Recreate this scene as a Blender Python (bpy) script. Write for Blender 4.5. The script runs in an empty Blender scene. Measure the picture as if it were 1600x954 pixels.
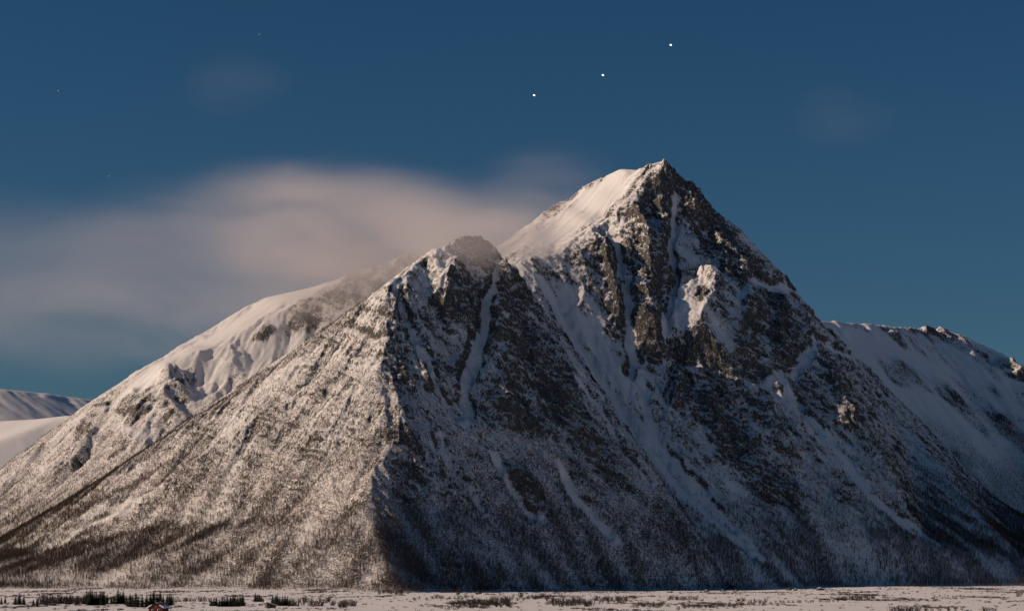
import bpy, math, random, time
import numpy as np
from mathutils import Vector, Matrix, geometry as mgeo
T0 = time.time()
R = math.radians
sc = bpy.context.scene
col = sc.collection
rng = np.random.default_rng(7)
random.seed(7)

# ------------------------------------------------------------------ camera
F = 3333.0                      # focal length in pixels of the 1600 px wide photograph
CX, CY, HOR = 800.0, 477.0, 887.0
CAMZ = 25.0
PITCH = math.atan((HOR - CY) / F)
cam = bpy.data.cameras.new('camera'); camo = bpy.data.objects.new('camera', cam); col.objects.link(camo)
cam.sensor_width = 36.0; cam.lens = 36.0 * F / 1600.0
cam.clip_start = 1.0; cam.clip_end = 250000.0
camo.location = (0, 0, CAMZ); camo.rotation_euler = (R(90) + PITCH, 0, 0)
sc.camera = camo
# ------------------------------------------------------------------ sky, sun, exposure
SUN_AZ = R(-94)                # direction the light comes from, clockwise from +y (view direction)
SUN_EL = R(24.5)
sdir = Vector((math.sin(SUN_AZ) * math.cos(SUN_EL), math.cos(SUN_AZ) * math.cos(SUN_EL), math.sin(SUN_EL)))
w = bpy.data.worlds.new('World'); sc.world = w; w.use_nodes = True
nt = w.node_tree; nt.nodes.clear()
sky = nt.nodes.new('ShaderNodeTexSky'); sky.sky_type = 'NISHITA'; sky.sun_disc = False
sky.sun_elevation = SUN_EL; sky.sun_rotation = SUN_AZ
sky.altitude = 300; sky.air_density = 1.0; sky.dust_density = 0.7; sky.ozone_density = 1.2
hs = nt.nodes.new('ShaderNodeMix'); hs.data_type = 'RGBA'; hs.blend_type = 'MULTIPLY'; hs.inputs[0].default_value = 1.0; hs.inputs[7].default_value = (0.165, 0.55, 0.84, 1)
bg = nt.nodes.new('ShaderNodeBackground'); bg.inputs['Strength'].default_value = 0.05
wo = nt.nodes.new('ShaderNodeOutputWorld')
nt.links.new(sky.outputs[0], hs.inputs[6])
tc = nt.nodes.new('ShaderNodeTexCoord'); sx = nt.nodes.new('ShaderNodeSeparateXYZ'); nt.links.new(tc.outputs['Generated'], sx.inputs[0])
ex = nt.nodes.new('ShaderNodeMath'); ex.operation = 'MULTIPLY'; ex.inputs[1].default_value = -9.5; nt.links.new(sx.outputs['Z'], ex.inputs[0])
ep = nt.nodes.new('ShaderNodeMath'); ep.operation = 'EXPONENT'; nt.links.new(ex.outputs[0], ep.inputs[0])
hzc = nt.nodes.new('ShaderNodeMath'); hzc.operation = 'MINIMUM'; hzc.inputs[1].default_value = 1.0; nt.links.new(ep.outputs[0], hzc.inputs[0])
ha = nt.nodes.new('ShaderNodeMix'); ha.data_type = 'RGBA'; ha.blend_type = 'ADD'; ha.inputs[7].default_value = (1.6, 0.85, 0.40, 1)   # pale haze low over the whole horizon
nt.links.new(hzc.outputs[0], ha.inputs[0]); nt.links.new(hs.outputs[2], ha.inputs[6]); nt.links.new(ha.outputs[2], bg.inputs[0]); nt.links.new(bg.outputs[0], wo.inputs[0])
sl = bpy.data.lights.new('sun', 'SUN'); slo = bpy.data.objects.new('sun', sl); col.objects.link(slo)
sl.energy = 5.0; sl.angle = R(0.5); sl.color = (1.0, 0.745, 0.545)
slo.rotation_euler = (-sdir).to_track_quat('-Z', 'Y').to_euler(); slo.location = (0, 0, 3000)
vs = sc.view_settings
vs.view_transform = 'Standard'; vs.look = 'None'; vs.gamma = 1.0; vs.use_curve_mapping = False; vs.exposure = -0.34
sc.render.engine = 'CYCLES'
sc.cycles.use_denoising = True
sc.cycles.volume_bounces = 2; sc.cycles.volume_step_rate = 2.0; sc.cycles.max_bounces = 8; sc.cycles.diffuse_bounces = 1

# ------------------------------------------------------------------ helpers
def P(px, py, Y):
    """the point at depth Y that shows at pixel (px, py)"""
    a = (px - CX) / F; b = (CY - py) / F
    cp, sp = math.cos(PITCH), math.sin(PITCH)
    dy = cp - b * sp; dz = sp + b * cp
    return (a / dy * Y, Y, CAMZ + dz / dy * Y)
def project(x, y, z):
    cp, sp = math.cos(PITCH), math.sin(PITCH)
    zz = z - CAMZ
    dep = y * cp + zz * sp; up = -y * sp + zz * cp
    return CX + F * x / dep, CY - F * up / dep

_perm = np.random.default_rng(3).permutation(4096)
_gx = np.cos(np.arange(4096) * 2.399963); _gy = np.sin(np.arange(4096) * 2.399963)
def _h(i, j, s):
    return _perm[(_perm[(i + s * 57) & 4095] + j) & 4095]
def noise(x, y, s=0):
    xi = np.floor(x).astype(np.int64); yi = np.floor(y).astype(np.int64)
    fx = x - xi; fy = y - yi
    u = fx * fx * fx * (fx * (fx * 6 - 15) + 10); v = fy * fy * fy * (fy * (fy * 6 - 15) + 10)
    def g(di, dj):
        k = _h(xi + di, yi + dj, s)
        return _gx[k] * (fx - di) + _gy[k] * (fy - dj)
    a = g(0, 0); b = g(1, 0); c = g(0, 1); d = g(1, 1)
    return (a + (b - a) * u + (c - a) * v + (a - b - c + d) * u * v) * 1.5
def fbm(x, y, wl, octv=4, s=0, gain=0.5):
    o = 0; a = 1.0; n = 0
    for k in range(octv):
        o = o + a * noise(x / wl, y / wl, s + k); n += a; a *= gain; wl *= 0.5
    return o / n
def ridged(x, y, wl, octv=4, s=0, gain=0.55):
    o = 0; a = 1.0; n = 0; pw = 1.0
    for k in range(octv):
        r = 1 - np.abs(noise(x / wl, y / wl, s + k)) * 1.6
        r = r * r * np.sign(r)
        o = o + a * r * pw; n += a; pw = np.clip(r, 0, 1) * 0.7 + 0.3; a *= gain; wl *= 0.48
    return o / n
def gully(x, y, dx, dy, wl, s=0):
    """stripes running down the slope (dx,dy), each cell with its own phase"""
    px = x / wl; py = y / wl
    xi = np.floor(px).astype(np.int64); yi = np.floor(py).astype(np.int64)
    fx = px - xi; fy = py - yi
    acc = np.zeros_like(x); ws = np.zeros_like(x)
    for i in (-1, 0, 1):
        for j in (-1, 0, 1):
            k = _h(xi + i, yi + j, s)
            ox = (k & 63) / 63.0; oy = ((k >> 6) & 63) / 63.0
            vx = fx - i - ox; vy = fy - j - oy
            wgt = np.exp(-2.2 * (vx * vx + vy * vy))
            acc += wgt * np.cos((vx * -dy + vy * dx) * 2 * math.pi * 0.9); ws += wgt
    return acc / ws
def sstep(a, b, x):
    t = np.clip((x - a) / (b - a), 0, 1)
    return t * t * (3 - 2 * t)
def blur1(Z, n, axis):
    if n < 1: return Z
    k = np.ones(2 * n + 1) / (2 * n + 1)
    pad = [(0, 0), (0, 0)]; pad[axis] = (n + 1, n)
    C = np.cumsum(np.pad(Z, pad, mode='edge'), axis=axis)
    L = Z.shape[axis]
    return (np.take(C, range(2 * n + 1, 2 * n + 1 + L), axis) - np.take(C, range(0, L), axis)) / (2 * n + 1)
def blur(Z, n, it=3):
    for _ in range(it): Z = blur1(blur1(Z, n, 0), n, 1)
    return Z

TER = []
class Terrain:
    def __init__(s, name, x0, x1, y0, y1, y2, step, lines, bl=3):
        """fine rows from y0 to y1, coarser ones behind to y2"""
        s.name = name; s.step = step
        s.xs = np.arange(x0, x1 + step, step)
        s.ys = np.concatenate([np.arange(y0, y1, step), np.arange(y1, y2, step * 3)])
        pts = []; edges = []
        for ln in lines:
            q = None
            for p in ln:
                p3 = P(*p[:3]) if len(p) == 3 else p[:3]
                for k, o in enumerate(pts):
                    if abs(o[0] - p3[0]) + abs(o[1] - p3[1]) < 2: idx = k; break
                else:
                    idx = len(pts); pts.append(p3)
                if q is not None and q != idx: edges.append((q, idx))
                q = idx
        for c in ((x0 - 60, y0 - 60), (x1 + 60, y0 - 60), (x0 - 60, y2 + 60), (x1 + 60, y2 + 60)):
            pts.append((c[0], c[1], -60.0))
        A = np.array(pts)
        vv, ee, ff, ov, _, _ = mgeo.delaunay_2d_cdt([Vector(p[:2]) for p in pts], edges, [], 0, 0.01)
        zz = []
        for v, o in zip(vv, ov):
            if o: zz.append(pts[o[0]][2])
            else:
                d = np.hypot(A[:, 0] - v.x, A[:, 1] - v.y) + 1; wgt = 1 / d ** 4
                zz.append(float((wgt * A[:, 2]).sum() / wgt.sum()))
        Z = np.full((len(s.ys), len(s.xs)), -60.0)
        for f in ff:
            a, b, c = [(vv[i].x, vv[i].y, zz[i]) for i in f]
            i0, i1 = np.searchsorted(s.xs, [min(a[0], b[0], c[0]), max(a[0], b[0], c[0])])
            j0, j1 = np.searchsorted(s.ys, [min(a[1], b[1], c[1]), max(a[1], b[1], c[1])])
            if i1 <= i0 or j1 <= j0: continue
            gx, gy = np.meshgrid(s.xs[i0:i1], s.ys[j0:j1])
            den = (b[1] - c[1]) * (a[0] - c[0]) + (c[0] - b[0]) * (a[1] - c[1])
            if abs(den) < 1e-9: continue
            l1 = ((b[1] - c[1]) * (gx - c[0]) + (c[0] - b[0]) * (gy - c[1])) / den
            l2 = ((c[1] - a[1]) * (gx - c[0]) + (a[0] - c[0]) * (gy - c[1])) / den
            l3 = 1 - l1 - l2
            m = (l1 >= -1e-6) & (l2 >= -1e-6) & (l3 >= -1e-6)
            Z[j0:j1, i0:i1][m] = (l1 * a[2] + l2 * b[2] + l3 * c[2])[m]
        s.X, s.Y = np.meshgrid(s.xs, s.ys)
        s.Z = blur(Z, bl, 2)
        s.snow = np.zeros_like(s.Z); s.rock = np.zeros_like(s.Z); s.wood = np.zeros_like(s.Z)
        TER.append(s)
    def grad(s, Z=None):
        gy, gx = np.gradient(s.Z if Z is None else Z, s.ys, s.xs)
        return gx, gy
    def sample(s, x, y, A=None):
        A = s.Z if A is None else A
        fx = np.interp(x, s.xs, np.arange(len(s.xs))); fy = np.interp(y, s.ys, np.arange(len(s.ys)))
        i = np.clip(fx.astype(int), 0, len(s.xs) - 2); j = np.clip(fy.astype(int), 0, len(s.ys) - 2)
        u = fx - i; v = fy - j
        o = A[j, i] * (1 - u) * (1 - v) + A[j, i + 1] * u * (1 - v) + A[j + 1, i] * (1 - u) * v + A[j + 1, i + 1] * u * v
        out = (x < s.xs[0]) | (x > s.xs[-1]) | (y < s.ys[0]) | (y > s.ys[-1])
        return np.where(out, -60.0 if A is s.Z else 0.0, o)
    def hit(s, px, py):
        Y = np.arange(s.ys[0], s.ys[-1], 2.0)
        x1, _, z1 = P(px, py, 1.0); k = z1 - CAMZ
        z = CAMZ + k * Y; h = s.sample(x1 * Y, Y)
        b = np.nonzero(h > z)[0]
        if len(b): i = b[0]
        else: i = int(np.argmax(h - z))
        return np.array((x1 * Y[i], Y[i], h[i]))
    def dist(s, poly):
        """distance of every grid point to a polyline given in pixels, and the place along it"""
        q = [s.hit(*p[:2]) for p in poly]
        D = np.full(s.Z.shape, 1e9); Tt = np.zeros(s.Z.shape); n = len(q) - 1
        wob = getattr(s, '_wob', None)
        if wob is None:
            wob = s._wob = (fbm(s.X, s.Y, 50, 4, 11, 0.6) * 17, fbm(s.X, s.Y, 50, 4, 12, 0.6) * 17)
        Xw = s.X + wob[0]; Yw = s.Y + wob[1]
        for k in range(n):
            a, b = q[k], q[k + 1]
            dx, dy = b[0] - a[0], b[1] - a[1]; L2 = dx * dx + dy * dy + 1e-9
            t = np.clip(((Xw - a[0]) * dx + (Yw - a[1]) * dy) / L2, 0, 1)
            d = np.hypot(Xw - a[0] - t * dx, Yw - a[1] - t * dy)
            m = d < D
            D[m] = d[m]; Tt[m] = (k + t[m]) / n
        return D, Tt
    def rib(s, poly, wid, amp, rock=0.5, snow=0.0, taper=0.12):
        D, t = s.dist(poly)
        e = sstep(0, taper, t) * sstep(0, taper, 1 - t) if taper > 0 else 1.0
        p = np.clip(1 - D / wid, 0, 1)
        s.Z += amp * e * p * (0.6 + 0.4 * p)
        m = sstep(0.15, 0.6, p) * np.clip(e * 2, 0, 1)
        s.rock = np.maximum(s.rock, rock * m); s.snow = np.maximum(s.snow, snow * m)
    def couloir(s, poly, wid, depth, snow=1.0, taper=0.1):
        D, t = s.dist(poly)
        e = sstep(0, taper, t) * sstep(0, taper, 1 - t) if taper > 0 else 1.0
        p = 1 - sstep(wid * 0.35, wid, D)
        s.Z -= depth * e * p
        s.snow = np.maximum(s.snow, snow * (1 - sstep(wid * 0.2, wid * 0.85, D)) * np.clip(0.95 + 1.1 * fbm(s.X, s.Y, 38, 3, 17), 0.25, 1))
    def patch(s, poly, wid, rock=0.0, snow=0.0, wood=0.0):
        D, t = s.dist(poly)
        p = 1 - sstep(wid * 0.4, wid, D)
        if rock: s.rock = s.rock + rock * p; s.snow = s.snow * (1 - min(1, rock) * p)
        if snow: s.snow = np.maximum(s.snow, snow * p)
        if wood: s.wood = s.wood + wood * p

# ------------------------------------------------------------------ the mountains' large forms
def back(line, dy, dz, dx=0):
    return [(p[0] + dx, p[1] + dy, p[2] - dz) for p in (P(*q) for q in line)]

# front hill: nose towards the camera, lit face to the left, shaded face to the right
fh_nose = [(625, 922, 2500), (596, 862, 2570), (574, 785, 2660), (592, 700, 2750), (613, 640, 2810), (601, 560, 2880), (606, 500, 2940), (615, 440, 3000)]
fh_top = [(615, 440, 3000), (650, 412, 3060), (695, 380, 3130), (718, 368, 3160), (735, 363, 3180)]
fh_left = [(615, 440, 3000), (560, 482, 3020), (500, 525, 3040), (400, 592, 3060), (300, 655, 3070), (200, 722, 3080), (100, 785, 3090), (0, 842, 3100), (-150, 884, 3140), (-400, 900, 3220)]
fh_leftbase = [(-400, 912, 2850), (-150, 912, 2790), (0, 914, 2740), (150, 916, 2680), (300, 916, 2620), (450, 920, 2550), (625, 922, 2500)]
fh_leftmid = [(-150, 898, 3050), (60, 862, 2960), (250, 822, 2870), (400, 812, 2770), (500, 800, 2700), (574, 785, 2660)]
fh_right = [(735, 363, 3180), (752, 367, 3180), (768, 384, 3175), (795, 418, 3165), (830, 455, 3150), (875, 525, 3110), (920, 592, 3060), (965, 655, 3020), (1010, 715, 2980), (1065, 795, 2930), (1110, 865, 2880), (1150, 919, 2850)]
fh_rbase = [(625, 922, 2500), (700, 924, 2560), (800, 924.5, 2640), (900, 924, 2720), (1000, 923, 2790), (1150, 919, 2850)]
fh_rmid = [(574, 785, 2660), (700, 800, 2720), (800, 815, 2770), (900, 825, 2815), (1000, 845, 2850), (1110, 865, 2880)]
fh_back = back(fh_left[1:], 170, 110, -20) + []
fh_back2 = back(fh_top + fh_right[1:6], 160, 130, 40)
FH = Terrain('FH', -880, 340, 2440, 3200, 3420, 1.7,
             [fh_nose, fh_top, fh_left, fh_leftbase, fh_leftmid, fh_right, fh_rbase, fh_rmid, fh_back, fh_back2], 4)

# main mountain
mm_sky_l = [(1040, 240, 3600), (1020, 251, 3625), (995, 262, 3650), (968, 259, 3680), (920, 290, 3700), (880, 315, 3720), (850, 336, 3740), (815, 362, 3780), (770, 392, 3830), (700, 425, 3900)]
mm_edge = [(1040, 240, 3600), (1022, 275, 3580), (1003, 296, 3560), (960, 342, 3508), (920, 364, 3452), (880, 393, 3392), (845, 408, 3345), (800, 412, 3310)]
mm_sky_r = [(1040, 240, 3600), (1065, 268, 3598), (1092, 301, 3595), (1145, 350, 3590), (1195, 398, 3590), (1235, 440, 3590), (1278, 498, 3590), (1310, 540, 3590), (1345, 580, 3585), (1400, 645, 3575), (1480, 725, 3555), (1540, 772, 3545), (1600, 812, 3535), (1750, 880, 3500), (1900, 900, 3480)]
mm_gul = [(800, 412, 3310), (835, 448, 3268), (870, 505, 3215), (905, 565, 3168), (960, 640, 3110), (1040, 740, 3020), (1100, 820, 2930), (1150, 885, 2870), (1200, 918, 2855)]
mm_base = [(1200, 918, 2855), (1300, 918.5, 2920), (1400, 918, 2965), (1500, 916, 3000), (1600, 913, 3045), (1750, 909, 3120), (1900, 904, 3250)]
mm_mid = [(1100, 820, 2930), (1200, 826, 2975), (1300, 832, 3010), (1450, 850, 3050), (1600, 878, 3100), (1750, 895, 3180)]
mm_under = back(mm_gul[:-1], -60, 70, -90)
mm_back = back(mm_sky_l, 200, 110, -30)
mm_backr = back(mm_sky_r[1:], 250, 200, 90)
MM = Terrain('MM', -190, 1080, 2760, 3760, 4050, 1.9,
             [mm_sky_l, mm_edge, mm_sky_r, mm_gul, mm_base, mm_mid, mm_under, mm_back, mm_backr], 4)

# ridge behind on the left
lr_sky = [(740, 372, 3980), (690, 380, 3970), (640, 392, 3960), (590, 408, 3940), (540, 430, 3920), (480, 449, 3900), (415, 463, 3870), (370, 490, 3850), (330, 515, 3830), (290, 537, 3800), (250, 562, 3780), (215, 582, 3760), (180, 606, 3740), (140, 632, 3720), (100, 660, 3700), (50, 695, 3680), (0, 732, 3660), (-100, 800, 3620), (-300, 860, 3600)]
lr_edge = [(690, 430, 3820), (640, 438, 3800), (560, 450, 3790), (500, 462, 3780), (440, 488, 3740), (400, 510, 3715), (352, 541, 3680), (300, 552, 3660), (258, 566, 3650)]
lr_bowl = [(560, 500, 3700), (500, 530, 3680), (440, 560, 3650), (390, 580, 3630), (340, 600, 3610), (290, 612, 3600)]
lr_rib = [(258, 566, 3650), (252, 610, 3560), (240, 660, 3480), (220, 710, 3400)]
lr_base = [(600, 620, 3450), (450, 680, 3400), (300, 745, 3330), (100, 830, 3230), (0, 862, 3180), (-200, 885, 3180)]
lr_back = back(lr_sky, 250, 140, -40)
LR = Terrain('LR', -1180, 120, 3170, 3900, 4200, 2.8, [lr_sky, lr_edge, lr_bowl, lr_rib, lr_base, lr_back], 3)

# far ridge on the right
fr_sky = [(1180, 500, 4150), (1280, 496, 4300), (1330, 500, 4420), (1400, 507, 4600), (1450, 511, 4750), (1500, 521, 4880), (1540, 540, 4960), (1570, 556, 5000), (1600, 571, 5040), (1700, 610, 5150), (1900, 660, 5300)]
fr_base = [(1180, 800, 3800), (1300, 760, 3900), (1400, 770, 3980), (1500, 800, 4050), (1600, 830, 4100), (1900, 870, 4300)]
fr_mid = [(1250, 640, 4060), (1330, 650, 4140), (1450, 690, 4220), (1600, 745, 4330), (1900, 790, 4500)]
fr_back = back(fr_sky, 300, 150, -200)
FR = Terrain('FR', 450, 1750, 3780, 5100, 5600, 4.5, [fr_sky, fr_base, fr_mid, fr_back], 2)

# far snow hill and farthest ridge on the left
sh_sky = [(-300, 690, 5300), (-100, 668, 5250), (0, 656, 5200), (60, 652, 5100), (110, 646, 5000), (160, 640, 4900), (300, 640, 4800)]
sh_base = [(-300, 800, 4250), (0, 800, 4350), (150, 790, 4350), (300, 780, 4350)]
sh_back = back(sh_sky, 300, 120)
SH = Terrain('SH', -1900, -500, 4250, 5300, 5700, 7.0, [sh_sky, sh_base, sh_back], 2)
fl_sky = [(-300, 590, 7000), (-100, 600, 7150), (0, 604, 7300), (60, 610, 7400), (110, 617, 7500), (145, 622, 7550), (250, 640, 7700), (420, 650, 7900)]
fl_base = [(-300, 760, 6300), (0, 760, 6500), (150, 760, 6700), (420, 780, 7000)]
fl_back = back(fl_sky, 500, 200)
FL = Terrain('FL', -2700, -700, 6200, 7800, 8400, 9.0, [fl_sky, fl_base, fl_back], 2)

# ------------------------------------------------------------------ ribs, couloirs, crags seen in the photograph
# front hill, shaded side
FH.couloir([(617, 447), (633, 490), (648, 530), (668, 575), (690, 615), (722, 655)], 13, 11, snow=0.75)
FH.rib([(720, 408), (712, 428), (706, 450), (698, 478), (690, 512)], 44, 30, rock=0.2, snow=0.2, taper=0.35)
FH.patch([(715, 420), (735, 440), (722, 480)], 30, rock=0.5)
FH.patch([(722, 378), (738, 372), (752, 385), (765, 405)], 40, rock=0.75)
FH.couloir([(783, 425), (768, 470), (752, 515), (743, 560), (728, 610), (728, 655)], 15, 11, snow=0.8)
FH.rib([(793, 415), (790, 450), (785, 490), (779, 530), (776, 570), (782, 610), (799, 645), (808, 680)], 40, 24, rock=0.4)
FH.patch([(810, 460), (850, 540), (880, 620), (840, 640)], 45, rock=0.55)
FH.patch([(840, 570), (900, 660), (950, 730)], 40, rock=0.45)
FH.rib([(655, 545), (668, 580), (678, 625)], 20, 10, rock=0.5)
FH.rib([(605, 675), (640, 690), (662, 700)], 22, 10, rock=0.9)
FH.couloir([(690, 690), (700, 730), (740, 770), (760, 800)], 14, 6, snow=0.6)
FH.rib([(780, 725), (815, 755), (852, 772)], 16, 11, rock=1.0)
FH.couloir([(775, 715), (800, 760), (822, 790), (842, 808)], 14, 8)
FH.couloir([(880, 735), (905, 780), (935, 815), (962, 842)], 20, 8)
FH.couloir([(905, 600), (945, 655), (985, 720), (1020, 760)], 9, 6, snow=0.9)
FH.patch([(620, 470), (615, 560), (640, 640)], 28, rock=0.45)
FH.patch([(690, 740), (640, 760)], 50, rock=0.25)
# front hill, lit side: broad low ribs running down from the crest
for k in range(2, 6):
    x0 = 80 + 85 * k
    FH.rib([(x0 + 20, 842 - 55 * k + 25), (x0 - 40, 842 - 55 * k + 55), (x0 - 80, 842 - 55 * k + 90)], 28, 6, rock=0.1)
# main mountain
MM.rib([(926, 362), (942, 400), (954, 445), (960, 495), (950, 540)], 36, 32, rock=0.4, taper=0.3)
for q_, w_, a_ in (([(900, 385), (910, 425), (918, 470), (915, 510)], 22, 13), ([(1030, 300), (1036, 345), (1030, 395), (1034, 430)], 22, 16), ([(1122, 345), (1136, 395), (1132, 450)], 24, 15),
                   ([(1160, 400), (1176, 450), (1168, 520), (1150, 580)], 26, 16), ([(1212, 455), (1226, 510), (1216, 575)], 26, 14), ([(1060, 560), (1064, 610), (1050, 660)], 22, 12), ([(1110, 600), (1124, 660), (1130, 710)], 26, 14),
                   ([(1190, 600), (1204, 660), (1225, 720)], 26, 12), ([(1290, 560), (1310, 620), (1345, 680)], 26, 12)):
    MM.rib(q_, w_, a_, rock=0.35, taper=0.25)
MM.couloir([(965, 375), (975, 430), (982, 480), (990, 540), (985, 600)], 14, 10, snow=0.85)
MM.rib([(988, 318), (1003, 375), (1014, 420), (1012, 470), (1016, 515), (1012, 570)], 40, 38, rock=0.45)
MM.couloir([(1056, 300), (1050, 345), (1044, 385), (1058, 425), (1050, 480), (1035, 530)], 10, 10, snow=0.75)
MM.rib([(1066, 300), (1084, 325), (1086, 355)], 38, 20, rock=0.5, taper=0.35)
MM.rib([(1086, 444), (1112, 470), (1112, 500), (1098, 540), (1085, 575)], 85, 52, rock=0.1, snow=0.6, taper=0.2)
MM.patch([(1092, 450), (1100, 462)], 12, rock=0.8)
MM.patch([(1100, 330), (1140, 380), (1170, 420)], 60, rock=0.6)
MM.patch([(1130, 470), (1200, 460), (1250, 500), (1180, 560)], 60, rock=0.35)
MM.patch([(1090, 560), (1130, 600), (1170, 660), (1110, 640)], 60, rock=0.42)
MM.patch([(1145, 690), (1180, 730), (1215, 765)], 50, rock=0.6)
MM.patch([(1250, 560), (1310, 640), (1370, 690)], 55, rock=0.25)
MM.couloir([(1255, 400), (1190, 440), (1150, 475)], 16, 7, snow=0.7)
MM.couloir([(1330, 560), (1260, 560), (1200, 600)], 12, 5, snow=0.6)
MM.couloir([(1215, 590), (1250, 640), (1300, 690), (1345, 750), (1400, 810), (1460, 850)], 19, 6, snow=0.8)
MM.couloir([(845, 440), (880, 500), (930, 580), (985, 650), (1035, 725), (1090, 790), (1150, 845), (1190, 870)], 20, 8, snow=0.85)
MM.couloir([(1000, 590), (1015, 660), (1060, 735), (1110, 790), (1170, 840)], 16, 7, snow=0.8)
MM.patch([(900, 470), (930, 560), (990, 620)], 40, snow=0.45)
MM.patch([(940, 300), (900, 340), (850, 370)], 90, snow=1.0)
MM.patch([(1015, 265), (990, 285)], 25, rock=0.25)
MM.patch([(945, 276), (920, 292), (885, 314), (853, 336)], 16, rock=0.5)
MM.patch([(985, 300), (950, 335), (905, 360)], 16, rock=0.5)
MM.patch([(1080, 885), (1020, 895), (1060, 900)], 25, snow=0.5)
# ridge on the left
LR.patch([(470, 455), (400, 490), (300, 545), (230, 590)], 62, snow=0.95)
LR.patch([(440, 550), (330, 580)], 40, snow=0.6)
LR.rib([(348, 546), (360, 565), (368, 580), (374, 598)], 28, 20, rock=0.7, taper=0.4)
LR.rib([(425, 505), (415, 530), (395, 545)], 24, 10, rock=0.7, taper=0.4)
LR.rib([(465, 490), (475, 505), (480, 525)], 34, 9, rock=0.6, taper=0.4)
LR.rib([(268, 575), (272, 620), (262, 660)], 30, 20, rock=0.3)
LR.rib([(205, 610), (215, 660), (180, 720)], 34, 14, rock=0.3)
LR.patch([(230, 630), (205, 660)], 22, rock=0.8)
LR.patch([(150, 650), (120, 700)], 30, rock=0.6)
LR.rib([(150, 640), (130, 690), (90, 750)], 34, 12, rock=0.3)
LR.patch([(540, 450), (600, 430), (640, 430)], 60, rock=0.5)
# right far ridge
FR.patch([(1300, 540), (1400, 570), (1500, 640)], 150, snow=1.0)
FR.rib([(1462, 516), (1500, 536), (1545, 562)], 50, 13, rock=0.6)
FR.patch([(1330, 508), (1400, 516), (1450, 522)], 14, rock=0.6)
FR.patch([(1550, 556), (1600, 582)], 26, rock=0.6)
FR.patch([(1390, 580), (1450, 600), (1490, 615)], 50, rock=0.6)
FR.patch([(1500, 640), (1560, 660), (1600, 690)], 60, rock=0.6)
FR.rib([(1305, 510), (1318, 520), (1328, 532)], 60, 9, rock=0.35, taper=0.5)
FR.rib([(1352, 514), (1364, 522), (1378, 536)], 50, 9, rock=0.5, taper=0.5)
FR.rib([(1385, 518), (1397, 530), (1404, 540)], 50, 14, rock=0.7, taper=0.4)
FR.rib([(1575, 575), (1600, 600)], 60, 30, rock=0.5)
FR.rib([(1450, 516), (1462, 530)], 45, 18, rock=0.8, taper=0.4)
FR.patch([(1470, 520), (1520, 548), (1560, 568)], 45, rock=0.5)
FR.patch([(1420, 600), (1500, 650), (1560, 640)], 90, rock=0.15)
LR.patch([(640, 405), (590, 425), (540, 450), (500, 480)], 70, rock=0.7)
LR.rib([(640, 400), (620, 430), (585, 460)], 40, 16, rock=0.3)
LR.rib([(560, 428), (545, 455), (520, 480)], 36, 12, rock=0.3)
SH.patch([(-100, 700), (0, 690), (60, 680)], 300, snow=0.9)
SH.patch([(100, 660), (75, 680), (50, 700)], 70, rock=0.5)
FL.patch([(-100, 650), (0, 650), (90, 655)], 420, snow=0.8)
FL.patch([(20, 611), (80, 617), (130, 625)], 50, rock=0.7)

FH.patch([(225, 812), (300, 800), (370, 815)], 22, snow=0.38)
FH.patch([(0, 862), (120, 812), (250, 768)], 12, snow=0.5)
FH.patch([(0, 885), (120, 830), (200, 800)], 9, snow=0.7)
FH.patch([(-40, 906), (120, 904), (240, 906), (380, 913)], 30, snow=0.46)
FH.patch([(560, 485), (500, 527), (400, 594), (300, 658), (200, 726), (100, 789), (0, 848), (-100, 880)], 22, wood=3.2)
FH.patch([(330, 690), (230, 745), (100, 815), (0, 872)], 9, wood=0.9)
LR.patch([(-60, 835), (20, 812), (110, 780), (200, 738), (280, 690)], 42, wood=1.6)
LR.patch([(150, 635), (100, 665), (50, 700), (0, 737)], 16, wood=0.9)

def hmax(x, y, skip=None):
    o = np.full(np.shape(x), -60.0)
    for t in TER:
        if t is not skip: o = np.maximum(o, t.sample(x, y))
    return o
print('forms', time.time() - T0)

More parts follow.
